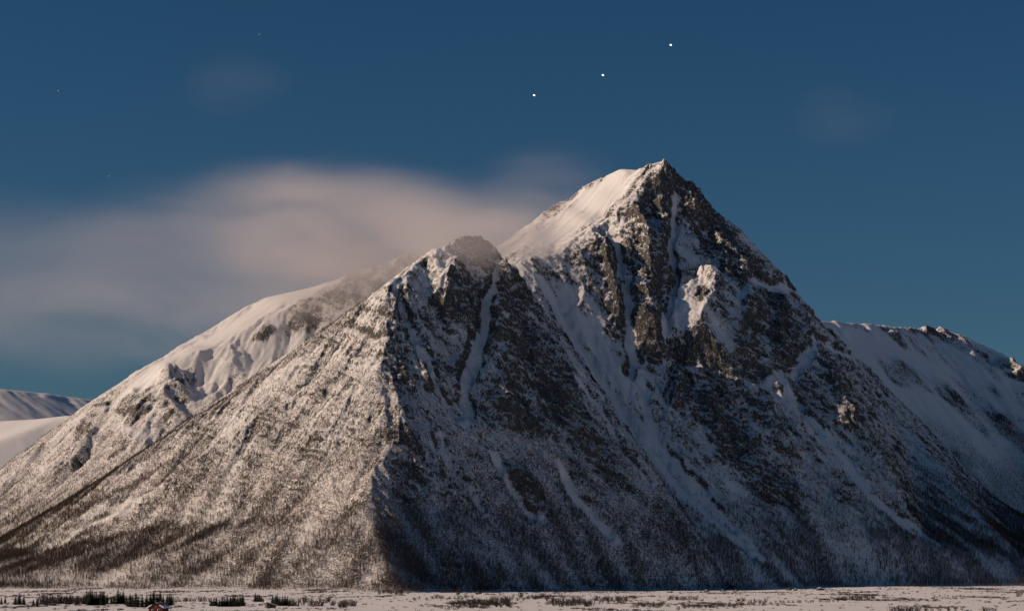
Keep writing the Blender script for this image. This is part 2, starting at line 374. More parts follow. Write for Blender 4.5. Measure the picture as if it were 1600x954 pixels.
# ------------------------------------------------------------------ erosion and crag detail
DET = {'FH': dict(er=(8.5, 70), crag=3.2, r0=0.27), 'MM': dict(er=(12, 90), crag=3.8, r0=0.38), 'LR': dict(er=(11, 80), crag=3.0, r0=0.22),
       'FR': dict(er=(12, 120), crag=6.0, r0=0.16), 'SH': dict(er=(5, 130), crag=2.5, r0=0.2), 'FL': dict(er=(14, 120), crag=6.0, r0=0.15)}
for t in TER:
    d = DET[t.name]
    amp, wl = d['er']
    snow = np.clip(t.snow, 0, 1)
    hgt = sstep(2, 60, t.Z)
    acc = np.zeros_like(t.Z); Zb = t.Z.copy()
    for k in range(4):
        gx, gy = t.grad(blur(Zb + acc, max(1, int(wl / t.step / 7)), 1))
        m = np.hypot(gx, gy) + 1e-6
        g = gully(t.X, t.Y, -gx / m, -gy / m, wl, 20 + k)
        g = g * 0.55 + (np.abs(g) * -1.6 + 0.7) * 0.45
        acc += amp * g * sstep(0.15, 0.75, m) * hgt * (0.35 + 0.65 * sstep(90, 220, t.Z)) * (1 - 0.75 * snow)
        amp *= 0.56; wl *= 0.52
    t.Z = Zb + acc
    # regional rockiness
    gx, gy = t.grad(blur(t.Z, 2, 1))
    slope = np.hypot(gx, gy)
    n1 = fbm(t.X, t.Y, 60, 4, 31)
    reg = d['r0'] + t.rock + 0.55 * n1 + 0.7 * (slope - 1.0) - 1.1 * snow
    reg *= sstep(20, 110, t.Z)
    t.reg = np.clip(reg, 0, 1.2)
    nz = 1 / np.sqrt(1 + slope ** 2); nx = -gx * nz; ny = -gy * nz
    # beds that dip down to the right across the faces
    bs_ = t.X * 0.55 + t.Z * 0.8 + t.Y * 0.2; bl_ = t.X * 0.8 - t.Z * 0.55 + t.Y * 0.6
    bs_ = bs_ + fbm(t.X, t.Y, 80, 3, 44) * 14; bl_ = bl_ + fbm(t.X, t.Y, 90, 3, 45) * 18
    w0 = max(1.0, t.step / 1.9)
    c = (ridged(bl_ * 0.55, bs_, 34 * w0, 3, 41) - 0.35) * d['crag'] * 1.3
    c += (ridged(bl_ * 0.6, bs_ * 1.0, 13 * w0, 2, 46) - 0.35) * d['crag'] * 1.0
    c += noise(bl_ / 9 / w0, bs_ / 6 / w0, 49) * d['crag'] * 0.75
    t.bed = fbm(bl_ * 0.4, bs_, 16 * w0, 3, 53, 0.65)
    fade = np.clip(0.12 + t.reg * 1.1, 0, 1.15) * hgt * (1 - 0.8 * snow)
    c *= fade
    t.PX = t.X + nx * c; t.PY = t.Y + ny * c; t.PZ = t.Z + nz * c
    # fine slope after the crags
    t.fine = c
    gx, gy = t.grad(t.PZ)
    fs = np.hypot(gx, gy)
    t.rk = np.clip(0.23 + (t.reg - 0.35) * 0.42 + (fs - slope * 0.95) * 0.42 + (fs - 1.2) * 0.10 + t.bed * 0.5, -0.3, 0.80) * sstep(0.02, 0.2, t.reg) * (1 - 0.85 * sstep(0.3, 0.8, snow))
print('detail', time.time() - T0)

# ------------------------------------------------------------------ materials
def mat(name):
    m = bpy.data.materials.new(name); m.use_nodes = True
    m.node_tree.nodes.clear()
    return m, m.node_tree.nodes, m.node_tree.links
def N(nodes, typ, **kw):
    n = nodes.new(typ)
    for k, v in kw.items():
        if k in n.inputs: n.inputs[k].default_value = v
        else: setattr(n, k, v)
    return n
def mountain_material():
    m, n, l = mat('snow_and_rock')
    out = N(n, 'ShaderNodeOutputMaterial'); bs = N(n, 'ShaderNodeBsdfPrincipled', Roughness=0.75)
    bs.inputs['Specular IOR Level'].default_value = 0.25
    geo = N(n, 'ShaderNodeNewGeometry')
    at = N(n, 'ShaderNodeAttribute', attribute_name='rock'); bu = N(n, 'ShaderNodeAttribute', attribute_name='brush')
    n1 = N(n, 'ShaderNodeTexNoise', Scale=0.34, Detail=5.0, Roughness=0.7)
    mp = N(n, 'ShaderNodeMapping'); mp.inputs['Scale'].default_value = (1.0, 1.0, 0.55)
    mp.inputs['Rotation'].default_value = (0.5, 0.3, 0.2)
    l.new(geo.outputs['Position'], mp.inputs['Vector']); l.new(mp.outputs[0], n1.inputs['Vector'])
    def math_(op, a, b=None, c=None, clamp=False):
        q = N(n, 'ShaderNodeMath', operation=op, use_clamp=clamp)
        for i, v in enumerate((a, b, c)):
            if v is None: continue
            if isinstance(v, (int, float)): q.inputs[i].default_value = v
            else: l.new(v, q.inputs[i])
        return q.outputs[0]
    n4 = N(n, 'ShaderNodeTexNoise', Scale=0.75, Detail=3.0, Roughness=0.7)
    mp4 = N(n, 'ShaderNodeMapping'); mp4.inputs['Scale'].default_value = (1.0, 0.6, 0.45); mp4.inputs['Rotation'].default_value = (0, 0.75, 0)
    l.new(geo.outputs['Position'], mp4.inputs['Vector']); l.new(mp4.outputs[0], n4.inputs['Vector'])
    at_ = math_('ADD', at.outputs['Fac'], math_('MULTIPLY', math_('SUBTRACT', n4.outputs['Fac'], 0.5), 1.3))
    rk = math_('ADD', at_, math_('MULTIPLY', math_('SUBTRACT', n1.outputs['Fac'], 0.5), 2.0))
    f = N(n, 'ShaderNodeMapRange', interpolation_type='SMOOTHSTEP'); f.inputs['From Min'].default_value = 0.32; f.inputs['From Max'].default_value = 0.70
    l.new(rk, f.inputs['Value'])
    n2 = N(n, 'ShaderNodeTexNoise', Scale=0.09, Detail=8.0, Roughness=0.72); l.new(geo.outputs['Position'], n2.inputs['Vector'])
    cr = N(n, 'ShaderNodeValToRGB'); l.new(n2.outputs['Fac'], cr.inputs[0])
    e = cr.color_ramp.elements; e[0].position = 0.3; e[0].color = (0.036, 0.038, 0.043, 1); e[1].position = 0.74; e[1].color = (0.120, 0.110, 0.100, 1)
    # low heather and twigs poking through the snow
    n3 = N(n, 'ShaderNodeTexNoise', Scale=0.45, Detail=4.0, Roughness=0.7); l.new(geo.outputs['Position'], n3.inputs['Vector'])
    f3 = N(n, 'ShaderNodeMapRange', interpolation_type='SMOOTHSTEP'); f3.inputs['From Min'].default_value = 0.42; f3.inputs['From Max'].default_value = 0.60
    l.new(n3.outputs['Fac'], f3.inputs['Value'])
    br = math_('MULTIPLY', f3.outputs[0], bu.outputs['Fac'], clamp=True)
    sn = N(n, 'ShaderNodeMix', data_type='RGBA'); sn.inputs[6].default_value = (0.80, 0.79, 0.79, 1); sn.inputs[7].default_value = (0.16, 0.115, 0.085, 1)
    l.new(br, sn.inputs[0])
    mx = N(n, 'ShaderNodeMix', data_type='RGBA'); l.new(f.outputs[0], mx.inputs[0]); l.new(sn.outputs[2], mx.inputs[6]); l.new(cr.outputs[0], mx.inputs[7])
    l.new(mx.outputs[2], bs.inputs['Base Color'])
    bp = N(n, 'ShaderNodeBump', Strength=1.0, Distance=2.0)
    l.new(math_('MULTIPLY', n1.outputs['Fac'], math_('MULTIPLY_ADD', f.outputs[0], 0.8, 0.25)), bp.inputs['Height'])
    l.new(bp.outputs[0], bs.inputs['Normal']); l.new(bs.outputs[0], out.inputs[0])
    return m
M_MTN = mountain_material()

def simple(name, c, rough=0.8, var=0.0, scale=1.0):
    m, n, l = mat(name)
    out = N(n, 'ShaderNodeOutputMaterial'); bs = N(n, 'ShaderNodeBsdfPrincipled', Roughness=rough)
    bs.inputs['Specular IOR Level'].default_value = 0.2
    if var:
        geo = N(n, 'ShaderNodeNewGeometry'); t = N(n, 'ShaderNodeTexNoise', Scale=scale, Detail=3.0)
        l.new(geo.outputs['Position'], t.inputs['Vector'])
        r = N(n, 'ShaderNodeValToRGB'); l.new(t.outputs['Fac'], r.inputs[0])
        r.color_ramp.elements[0].position = 0.3; r.color_ramp.elements[1].position = 0.7
        r.color_ramp.elements[0].color = tuple(x * (1 - var) for x in c) + (1,); r.color_ramp.elements[1].color = tuple(min(1, x * (1 + var)) for x in c) + (1,)
        l.new(r.outputs[0], bs.inputs['Base Color'])
    else: bs.inputs['Base Color'].default_value = (*c, 1)
    l.new(bs.outputs[0], out.inputs[0])
    return m

def plain_z(x, y):
    return fbm(x, y, 220, 3, 61) * 1.3 + fbm(x, y, 40, 3, 64) * 0.7 - 4.0 * sstep(2100, 2600, y) * sstep(-230, -60, x) * sstep(520, 260, x)
# ------------------------------------------------------------------ mountain meshes
def mesh_from(name, co, faces, smooth=True):
    me = bpy.data.meshes.new(name)
    co = np.asarray(co, np.float32); faces = np.asarray(faces, np.int32); k = faces.shape[1]
    me.vertices.add(len(co)); me.vertices.foreach_set('co', co.ravel())
    me.loops.add(faces.size); me.loops.foreach_set('vertex_index', faces.ravel())
    me.polygons.add(len(faces)); me.polygons.foreach_set('loop_start', np.arange(0, faces.size, k, dtype=np.int32))
    if smooth: me.polygons.foreach_set('use_smooth', np.ones(len(faces), bool))
    me.update(); me.validate()
    return me
NAMES = {'FH': ('front_mountain', 'steep snowy foremost peak with a sunlit wooded left face', 'mountain'),
         'MM': ('main_mountain', 'tall pyramid summit with ribbed dark rock face', 'mountain'),
         'LR': ('snow_ridge', 'smooth snowy ridge sloping down to the left behind the front peak', 'mountain'),
         'FR': ('far_ridge', 'distant flat-topped snowy ridge on the right in shade', 'mountain'),
         'SH': ('snow_hill', 'small sunlit snow hill at the far left', 'hill'),
         'FL': ('far_plateau', 'farthest pale flat-topped ridge at the left edge', 'mountain')}
for t in TER:
    ny, nx = t.Z.shape
    other = hmax(t.X, t.Y, t)
    dead = (t.PZ < -4) | (t.PZ < other - 22)
    jj, ii = np.mgrid[0:ny - 1, 0:nx - 1]
    a = jj * nx + ii
    q = np.stack([a, a + 1, a + nx + 1, a + nx], -1).reshape(-1, 4)
    dd = dead.ravel()
    q = q[~(dd[q].all(1))]
    used = np.zeros(ny * nx, bool); used[q] = True
    remap = np.cumsum(used) - 1
    co = np.stack([t.PX, t.PY, t.PZ], -1).reshape(-1, 3)[used]
    me = mesh_from(NAMES[t.name][0], co, remap[q])
    brush = sstep(520, 120, t.Z) if t.name in ('FH', 'MM', 'LR') else sstep(430, 220, t.Z) if t is FR else sstep(200, 60, t.Z)
    brush = np.clip(brush * np.clip(0.75 + fbm(t.X, t.Y, 70, 3, 77) * 1.0, 0.1, 1) + 0.35 * sstep(200, 40, t.Z), 0, 1) * (1 - 0.8 * np.clip(t.snow, 0, 1))
    if t is MM: brush *= 0.5
    t.brush = brush
    for nm, A in (('rock', t.rk), ('brush', brush)):
        at = me.attributes.new(nm, 'FLOAT', 'POINT'); at.data.foreach_set('value', A.ravel()[used].astype(np.float32))
    me.materials.append(M_MTN)
    o = bpy.data.objects.new(NAMES[t.name][0], me); col.objects.link(o)
    o['kind'] = 'structure'; o['label'] = NAMES[t.name][1]
    print(t.name, len(q), 'quads')
print('meshes', time.time() - T0)

# ------------------------------------------------------------------ the snowy plain
gx = np.concatenate([[-60000, -20000, -6000, -2500], np.arange(-1100, 1101, 8.0), [2500, 6000, 20000, 60000]])
gy = np.concatenate([[-20000, -3000, 0, 500, 900], np.arange(1000, 3300, 7.0), [3600, 4200, 6000, 12000, 30000, 90000]])
GX, GY = np.meshgrid(gx, gy)
GZ = plain_z(GX, GY) * (sstep(-1500, -1000, GX) * sstep(1500, 1000, GX) * sstep(800, 1100, GY) * sstep(3600, 3200, GY))
ny, nx = GZ.shape
jj, ii = np.mgrid[0:ny - 1, 0:nx - 1]; a = jj * nx + ii
gme = mesh_from('plain', np.stack([GX, GY, GZ], -1).reshape(-1, 3), np.stack([a, a + 1, a + nx + 1, a + nx], -1).reshape(-1, 4))
def plain_material():
    m, n, l = mat('plain_snow')
    out = N(n, 'ShaderNodeOutputMaterial'); bs = N(n, 'ShaderNodeBsdfPrincipled', Roughness=0.75)
    bs.inputs['Specular IOR Level'].default_value = 0.25
    geo = N(n, 'ShaderNodeNewGeometry')
    mp = N(n, 'ShaderNodeMapping'); mp.inputs['Scale'].default_value = (0.05, 0.012, 0.05); l.new(geo.outputs['Position'], mp.inputs[0])
    t = N(n, 'ShaderNodeTexNoise', Scale=1.0, Detail=7.0, Roughness=0.68); l.new(mp.outputs[0], t.inputs['Vector'])
    r = N(n, 'ShaderNodeValToRGB'); l.new(t.outputs['Fac'], r.inputs[0])
    e = r.color_ramp.elements; e[0].position = 0.60; e[0].color = (0.83, 0.81, 0.81, 1); e[1].position = 0.70; e[1].color = (0.16, 0.12, 0.10, 1)
    l.new(r.outputs[0], bs.inputs['Base Color']); l.new(bs.outputs[0], out.inputs[0])
    return m
gme.materials.append(plain_material())
go = bpy.data.objects.new('plain', gme); col.objects.link(go); go['kind'] = 'structure'

# ------------------------------------------------------------------ bare birch wood on the slopes (far too many to count)
M_TWIG = simple('birch_twigs', (0.085, 0.060, 0.048), 0.85, 0.4, 0.25)
def tube(vs_, fs_, a, b, r0, r1, k=3):
    a = Vector(a); b = Vector(b); d = (b - a).normalized()
    u = d.orthogonal().normalized(); v = d.cross(u); n0 = len(vs_)
    for c, r in ((a, r0), (b, r1)):
        for q in range(k):
            an = 2 * math.pi * q / k
            vs_.append(tuple(c + u * (math.cos(an) * r) + v * (math.sin(an) * r)))
    for q in range(k):
        q2 = (q + 1) % k
        fs_.append((n0 + q, n0 + q2, n0 + k + q2)); fs_.append((n0 + q, n0 + k + q2, n0 + k + q))
def birch_mesh(seed, h=6.0, spread=1.5, n_br=10, low=0.15, tw=0.095, stems=1):
    rr = random.Random(seed); vs_ = []; fs_ = []
    for st in range(stems):
        lean = rr.uniform(0, 6.28); off = 0 if stems == 1 else rr.uniform(0.2, 0.9)
        dx = math.cos(lean); dy = math.sin(lean)
        p0 = (dx * 0.2 * off, dy * 0.2 * off, -0.5); p1 = (dx * (0.15 + off) * 0.8, dy * (0.15 + off) * 0.8, h * 0.5); p2 = (dx * (0.2 + off) * 1.3, dy * (0.2 + off) * 1.3, h * rr.uniform(0.85, 1))
        tube(vs_, fs_, p0, p1, 0.11, 0.08); tube(vs_, fs_, p1, p2, 0.08, 0.02)
        P0, P1, P2 = Vector(p0), Vector(p1), Vector(p2)
        for k in range(n_br):
            t = low + (0.95 - low) * (k + rr.random()) / n_br
            base = P0.lerp(P1, t * 2) if t < 0.5 else P1.lerp(P2, t * 2 - 1)
            an = rr.uniform(0, 6.28); L = spread * (1.15 - 0.75 * t) * rr.uniform(0.7, 1.2)
            d = Vector((math.cos(an), math.sin(an), rr.uniform(0.5, 1.1))).normalized()
            tip = base + d * L
            tube(vs_, fs_, base, tip, 0.05, 0.02)
            for j in range(5):
                q = base.lerp(tip, rr.uniform(0.3, 1.0)); dd = (d + Vector((rr.uniform(-1, 1), rr.uniform(-1, 1), rr.uniform(-0.3, 0.9))) * 0.8).normalized()
                e = q + dd * L * rr.uniform(0.35, 0.7); sd = dd.orthogonal().normalized() * tw
                if rr.random() < 0.5: sd = dd.cross(sd).normalized() * tw
                n0 = len(vs_); vs_ += [tuple(q - sd), tuple(q + sd), tuple(e)]; fs_.append((n0, n0 + 1, n0 + 2))
    me = mesh_from('birch', vs_, fs_, False); me.materials.append(M_TWIG)
    return me
tmpl = bpy.data.collections.new('birch_templates')
for k in range(6):
    o = bpy.data.objects.new('birch', birch_mesh(100 + k, stems=1 + k % 2)); tmpl.objects.link(o)
def scatter_group(name, pts, scl, tmpl_col, count):
    me = bpy.data.meshes.new(name); me.vertices.add(len(pts)); me.vertices.foreach_set('co', np.asarray(pts, np.float32).ravel())
    a = me.attributes.new('scl', 'FLOAT', 'POINT'); a.data.foreach_set('value', np.asarray(scl, np.float32))
    a = me.attributes.new('rot', 'FLOAT_VECTOR', 'POINT')
    rv = np.stack([rng.normal(0, 0.07, len(pts)), rng.normal(0, 0.07, len(pts)), rng.uniform(0, 6.28, len(pts))], -1); a.data.foreach_set('vector', rv.astype(np.float32).ravel())
    a = me.attributes.new('pick', 'INT', 'POINT'); a.data.foreach_set('value', rng.integers(0, count, len(pts)).astype(np.int32))
    o = bpy.data.objects.new(name, me); col.objects.link(o)
    g = bpy.data.node_groups.new('scatter', 'GeometryNodeTree')
    g.interface.new_socket('Geometry', in_out='INPUT', socket_type='NodeSocketGeometry'); g.interface.new_socket('Geometry', in_out='OUTPUT', socket_type='NodeSocketGeometry')
    n = g.nodes; gi = n.new('NodeGroupInput'); gout = n.new('NodeGroupOutput')
    ci = n.new('GeometryNodeCollectionInfo'); ci.inputs['Collection'].default_value = tmpl_col; ci.inputs['Separate Children'].default_value = True; ci.inputs['Reset Children'].default_value = True
    ip = n.new('GeometryNodeInstanceOnPoints'); ip.inputs['Pick Instance'].default_value = True
    def attr(nm, ty):
        q = n.new('GeometryNodeInputNamedAttribute'); q.data_type = ty; q.inputs['Name'].default_value = nm
        return next(x for x in q.outputs if x.enabled)
    L = g.links.new
    L(gi.outputs[0], ip.inputs['Points']); L(ci.outputs[0], ip.inputs['Instance'])
    L(attr('pick', 'INT'), ip.inputs['Instance Index']); L(attr('rot', 'FLOAT_VECTOR'), ip.inputs['Rotation']); L(attr('scl', 'FLOAT'), ip.inputs['Scale'])
    L(ip.outputs[0], gout.inputs[0])
    md = o.modifiers.new('scatter', 'NODES'); md.node_group = g
    return o
wp = []; wsc = []
for t in (FH, MM, LR, FR):
    ny, nx = t.Z.shape
    gx, gy = t.grad(blur(t.Z, 6, 1)); lit = sstep(-0.1, 0.35, gx)
    m = np.hypot(gx, gy) + 1e-6
    z = t.PZ
    cl = np.clip(0.62 + 1.25 * fbm(t.X, t.Y, 110, 5, 91, 0.6), 0.04, 1.5) * np.clip(0.7 + 0.6 * gully(t.X, t.Y, -gx / m, -gy / m, 48, 93), 0.12, 1.3)
    if t is FH:
        dens = lit * (0.85 * sstep(270, 40, z) + 0.5 * sstep(470, 200, z)) + (1 - lit) * (1.25 * sstep(170, 30, z) + 0.35 * sstep(280, 120, z))
    elif t is MM:
        dens = 1.0 * sstep(150, 35, z) + 0.8 * sstep(260, 110, z) * sstep(300, 620, t.X) + 0.25 * sstep(260, 120, z)
    elif t is LR:
        dens = 0.9 * sstep(360, 180, z)
    else:
        dens = 1.3 * sstep(360, 250, z)
    dens = (dens * cl + 0.9 * t.wood) * (1 - 0.95 * sstep(0.25, 0.7, t.snow)) * sstep(0.2, 2.0, z - plain_z(t.X, t.Y)) * (1 - sstep(1.3, 1.9, m))
    other = hmax(t.X, t.Y, t)
    dens[z < other - 1] = 0
    cell = np.gradient(t.ys)[:, None] * t.step
    px, py = project(t.PX, t.PY, t.PZ)
    dens[(px < -60) | (px > 1660)] = 0
    p = np.clip(dens * cell * (0.24 if t in (FH, MM) else 0.20 if t is FR else 0.11), 0, 0.9)
    sel = rng.random(p.shape) < p
    # leave out what stands on the far side of the crests
    d2 = gx * t.X + gy * t.Y
    sel &= (d2 > -0.25 * np.hypot(t.X, t.Y))
    j, i = np.nonzero(sel)
    jx = rng.uniform(-0.5, 0.5, len(j)); 
    i2 = np.clip(i + 1, 0, nx - 1)
    u = rng.random(len(j))
    pos = np.stack([A[j, i] * (1 - u) + A[j, i2] * u for A in (t.PX, t.PY, t.PZ)], -1)
    wp.append(pos); wsc.append(rng.uniform(0.6, 1.25, len(j)) * (0.65 + 0.35 * sstep(260, 60, pos[:, 2])))
    print('trees', t.name, len(j))
bx = rng.uniform(-760, 760, 110000); by = rng.uniform(2380, 3080, 110000)
far = np.full(len(bx), 400.0)
for d_ in (140, 110, 85, 60, 45, 30, 18, 8):
    far[hmax(bx, by + d_) > plain_z(bx, by + d_) + 0.5] = d_
okb = (hmax(bx, by) < plain_z(bx, by) + 0.3) & (rng.random(len(bx)) < np.exp(-far / 26) * np.clip(0.15 + 2.2 * fbm(bx, by * 0.6, 60, 3, 95), 0, 1) * 1.6)
wp.append(np.stack([bx[okb], by[okb], plain_z(bx[okb], by[okb])], -1)); wsc.append(rng.uniform(0.35, 0.85, okb.sum()))
wood = scatter_group('birch_wood', np.concatenate(wp), np.concatenate(wsc), tmpl, 6)
wood['kind'] = 'stuff'; wood['label'] = 'bare brown birch wood covering the lower mountain slopes'
print('wood', time.time() - T0)

# ------------------------------------------------------------------ cloud bank round the front peak
def cloud(blobs, lo, hi):
    import bmesh
    m, n, l = mat('cloud_vapour')
    out = N(n, 'ShaderNodeOutputMaterial'); pv = N(n, 'ShaderNodeVolumePrincipled')
    pv.inputs['Color'].default_value = (0.90, 0.86, 0.87, 1); pv.inputs['Anisotropy'].default_value = 0.15
    geo = N(n, 'ShaderNodeNewGeometry')
    mp = N(n, 'ShaderNodeMapping'); mp.inputs['Scale'].default_value = (1 / 420, 1 / 300, 1 / 170); l.new(geo.outputs['Position'], mp.inputs[0])
    t = N(n, 'ShaderNodeTexNoise', Scale=1.0, Detail=3.0, Roughness=0.45); l.new(mp.outputs[0], t.inputs['Vector'])
    sub = N(n, 'ShaderNodeVectorMath', operation='SUBTRACT'); l.new(t.outputs['Color'], sub.inputs[0]); sub.inputs[1].default_value = (0.5, 0.5, 0.5)
    mul = N(n, 'ShaderNodeVectorMath', operation='MULTIPLY'); l.new(sub.outputs[0], mul.inputs[0]); mul.inputs[1].default_value = (300, 200, 190)
    add = N(n, 'ShaderNodeVectorMath', operation='ADD'); l.new(geo.outputs['Position'], add.inputs[0]); l.new(mul.outputs[0], add.inputs[1])
    total = None
    for c, r, dens in blobs:
        a = N(n, 'ShaderNodeVectorMath', operation='SUBTRACT'); l.new(add.outputs[0], a.inputs[0]); a.inputs[1].default_value = c
        b = N(n, 'ShaderNodeVectorMath', operation='DIVIDE'); l.new(a.outputs[0], b.inputs[0]); b.inputs[1].default_value = r
        ln = N(n, 'ShaderNodeVectorMath', operation='LENGTH'); l.new(b.outputs[0], ln.inputs[0])
        mr = N(n, 'ShaderNodeMapRange', interpolation_type='SMOOTHERSTEP'); mr.inputs['From Min'].default_value = 1.0; mr.inputs['From Max'].default_value = 0.15
        mr.inputs['To Max'].default_value = dens; l.new(ln.outputs['Value'], mr.inputs['Value'])
        if total is None: total = mr.outputs[0]
        else:
            ad = N(n, 'ShaderNodeMath', operation='ADD'); l.new(total, ad.inputs[0]); l.new(mr.outputs[0], ad.inputs[1]); total = ad.outputs[0]
    t2 = N(n, 'ShaderNodeTexNoise', Scale=1.0, Detail=6.0, Roughness=0.58, Distortion=0.6)
    mp2 = N(n, 'ShaderNodeMapping'); mp2.inputs['Scale'].default_value = (1 / 260, 1 / 260, 1 / 90); mp2.inputs['Rotation'].default_value = (0, 0.25, 0); l.new(geo.outputs['Position'], mp2.inputs[0]); l.new(mp2.outputs[0], t2.inputs['Vector'])
    m2 = N(n, 'ShaderNodeMapRange'); m2.inputs['From Min'].default_value = 0.32; m2.inputs['From Max'].default_value = 0.68; m2.inputs['To Min'].default_value = 0.3; m2.inputs['To Max'].default_value = 1.7
    l.new(t2.outputs['Fac'], m2.inputs['Value'])
    mm_ = N(n, 'ShaderNodeMath', operation='MULTIPLY'); l.new(total, mm_.inputs[0]); l.new(m2.outputs[0], mm_.inputs[1]); total = mm_.outputs[0]
    l.new(total, pv.inputs['Density']); l.new(pv.outputs[0], out.inputs['Volume'])
    bm = bmesh.new(); bmesh.ops.create_icosphere(bm, subdivisions=4, radius=1.0)
    me = bpy.data.meshes.new('cloud')
    c = (Vector(lo) + Vector(hi)) / 2; h = (Vector(hi) - Vector(lo)) / 2
    for v in bm.verts:   # a rounded hull
        q = v.co; e = 0.6
        v.co = c + Vector([math.copysign(abs(q[k]) ** e, q[k]) * h[k] for k in range(3)])
    bm.to_mesh(me); bm.free(); me.materials.append(m)
    o = bpy.data.objects.new('cloud', me); col.objects.link(o)
    return o
blobs = [(P(610, 358, 3620), (320, 330, 140), 0.0020), (P(440, 352, 3640), (290, 330, 120), 0.0015), (P(600, 405, 3560), (250, 220, 115), 0.0024),
         (P(490, 435, 3700), (280, 300, 130), 0.0018), (P(250, 390, 3650), (340, 330, 140), 0.0007), (P(-20, 400, 3650), (360, 330, 150), 0.0006),
         (P(740, 375, 3300), (210, 230, 95), 0.0028), (P(742, 370, 3100), (130, 80, 70), 0.0080), (P(850, 290, 3650), (150, 200, 110), 0.0006), (P(330, 490, 4000), (300, 200, 150), 0.0010), (P(120, 500, 3950), (420, 260, 140), 0.0007),
         (P(795, 385, 3340), (130, 160, 75), 0.0034), (P(560, 315, 3620), (260, 260, 90), 0.0012)]
cl = cloud(blobs, (-1500, 2970, 310), (280, 4080, 830))
for q, lb in (((1290, 190, 5200), 'faint reddish wisp of cloud in the sky right of the summit'), ((360, 130, 5200), 'faint reddish wisp of cloud high above the cloud bank')):
    c_ = Vector(P(*q)); w_ = cloud([(c_, (190, 200, 110), 0.00016)], c_ - Vector((260, 260, 170)), c_ + Vector((260, 260, 170)))
    w_['kind'] = 'stuff'; w_['label'] = lb
cl['kind'] = 'stuff'; cl['label'] = 'soft pinkish grey cloud bank drifting left from the front peak'

# ------------------------------------------------------------------ stars
def emis(name, c, st):
    m, n, l = mat(name); out = N(n, 'ShaderNodeOutputMaterial'); e = N(n, 'ShaderNodeEmission'); e.inputs[0].default_value = (*c, 1); e.inputs[1].default_value = st
    l.new(e.outputs[0], out.inputs[0]); return m
M_STAR = emis('star_light', (1, 0.97, 1), 2.4); M_FAINT = emis('faint_star_light', (0.8, 0.9, 1), 0.36)
def star(px, py, r, m, label, group=None):
    import bmesh
    bm = bmesh.new(); bmesh.ops.create_icosphere(bm, subdivisions=2, radius=1.0)
    D = 100000.0; s_ = r * D / F
    bmesh.ops.scale(bm, vec=(s_ * 1.25, s_, s_ * 0.85), verts=bm.verts); bmesh.ops.rotate(bm, matrix=Matrix.Rotation(R(18), 3, 'Y'), verts=bm.verts)
    me = bpy.data.meshes.new('star'); bm.to_mesh(me); bm.free(); me.materials.append(m)
    o = bpy.data.objects.new('star', me); o.location = P(px, py, D); col.objects.link(o)
    o['label'] = label; o['category'] = 'star'; o['group'] = group or 'stars'
star(834.5, 149, 1.5, M_STAR, 'bright white star, lowest and leftmost of the bright row', 'bright stars in a row')
star(942, 117.5, 1.5, M_STAR, 'bright white star in the middle of the bright row', 'bright stars in a row')
star(1048, 70.5, 1.5, M_STAR, 'bright white star, highest and rightmost of the bright row', 'bright stars in a row')
for px, py, lb in ((405, 54, 'faint star high in the sky, upper left of centre'), (91, 142, 'faint star near the left edge, high above the cloud'),
                   (170, 275, 'faint star just above the cloud at the left'), (116, 349, 'faint star showing through the cloud at the left'),
                   (118, 484, 'faint star low under the cloud at the left')):
    star(px, py, 1.0, M_FAINT, lb, 'faint stars')

# ------------------------------------------------------------------ things on the plain
def ground_at(px, py):
    x1, _, z1 = P(px, py, 1.0); k = z1 - CAMZ; Y = -CAMZ / k
    for _ in range(4):
        z = float(plain_z(np.array([x1 * Y]), np.array([Y]))[0]); Y = (z - CAMZ) / k
    return Vector((x1 * Y, Y, z))
def mesh_obj(name, me, parent=None, loc=(0, 0, 0), rz=0, scale=1):
    o = bpy.data.objects.new(name, me); col.objects.link(o); o.location = loc; o.rotation_euler = (0, 0, rz); o.scale = (scale,) * 3
    if parent: o.parent = parent
    return o
def tag(o, label, cat, group=None):
    o['label'] = label; o['category'] = cat
    if group: o['group'] = group
def empty(name, loc, rz=0, scale=1):
    o = bpy.data.objects.new(name, None); o.empty_display_size = 1; col.objects.link(o); o.location = loc; o.rotation_euler = (0, 0, rz); o.scale = (scale,) * 3
    return o
M_NEEDLE = simple('spruce_needles', (0.016, 0.024, 0.016), 0.8, 0.4, 0.6)
M_BARK = simple('bark', (0.06, 0.045, 0.035), 0.9, 0.3, 2.0)
M_WILLOW = simple('willow_twigs', (0.055, 0.038, 0.034), 0.85, 0.35, 0.5)
M_SNOW = simple('snow', (0.82, 0.81, 0.81), 0.75)
M_STONE = simple('stone', (0.09, 0.085, 0.08), 0.85, 0.4, 0.5)
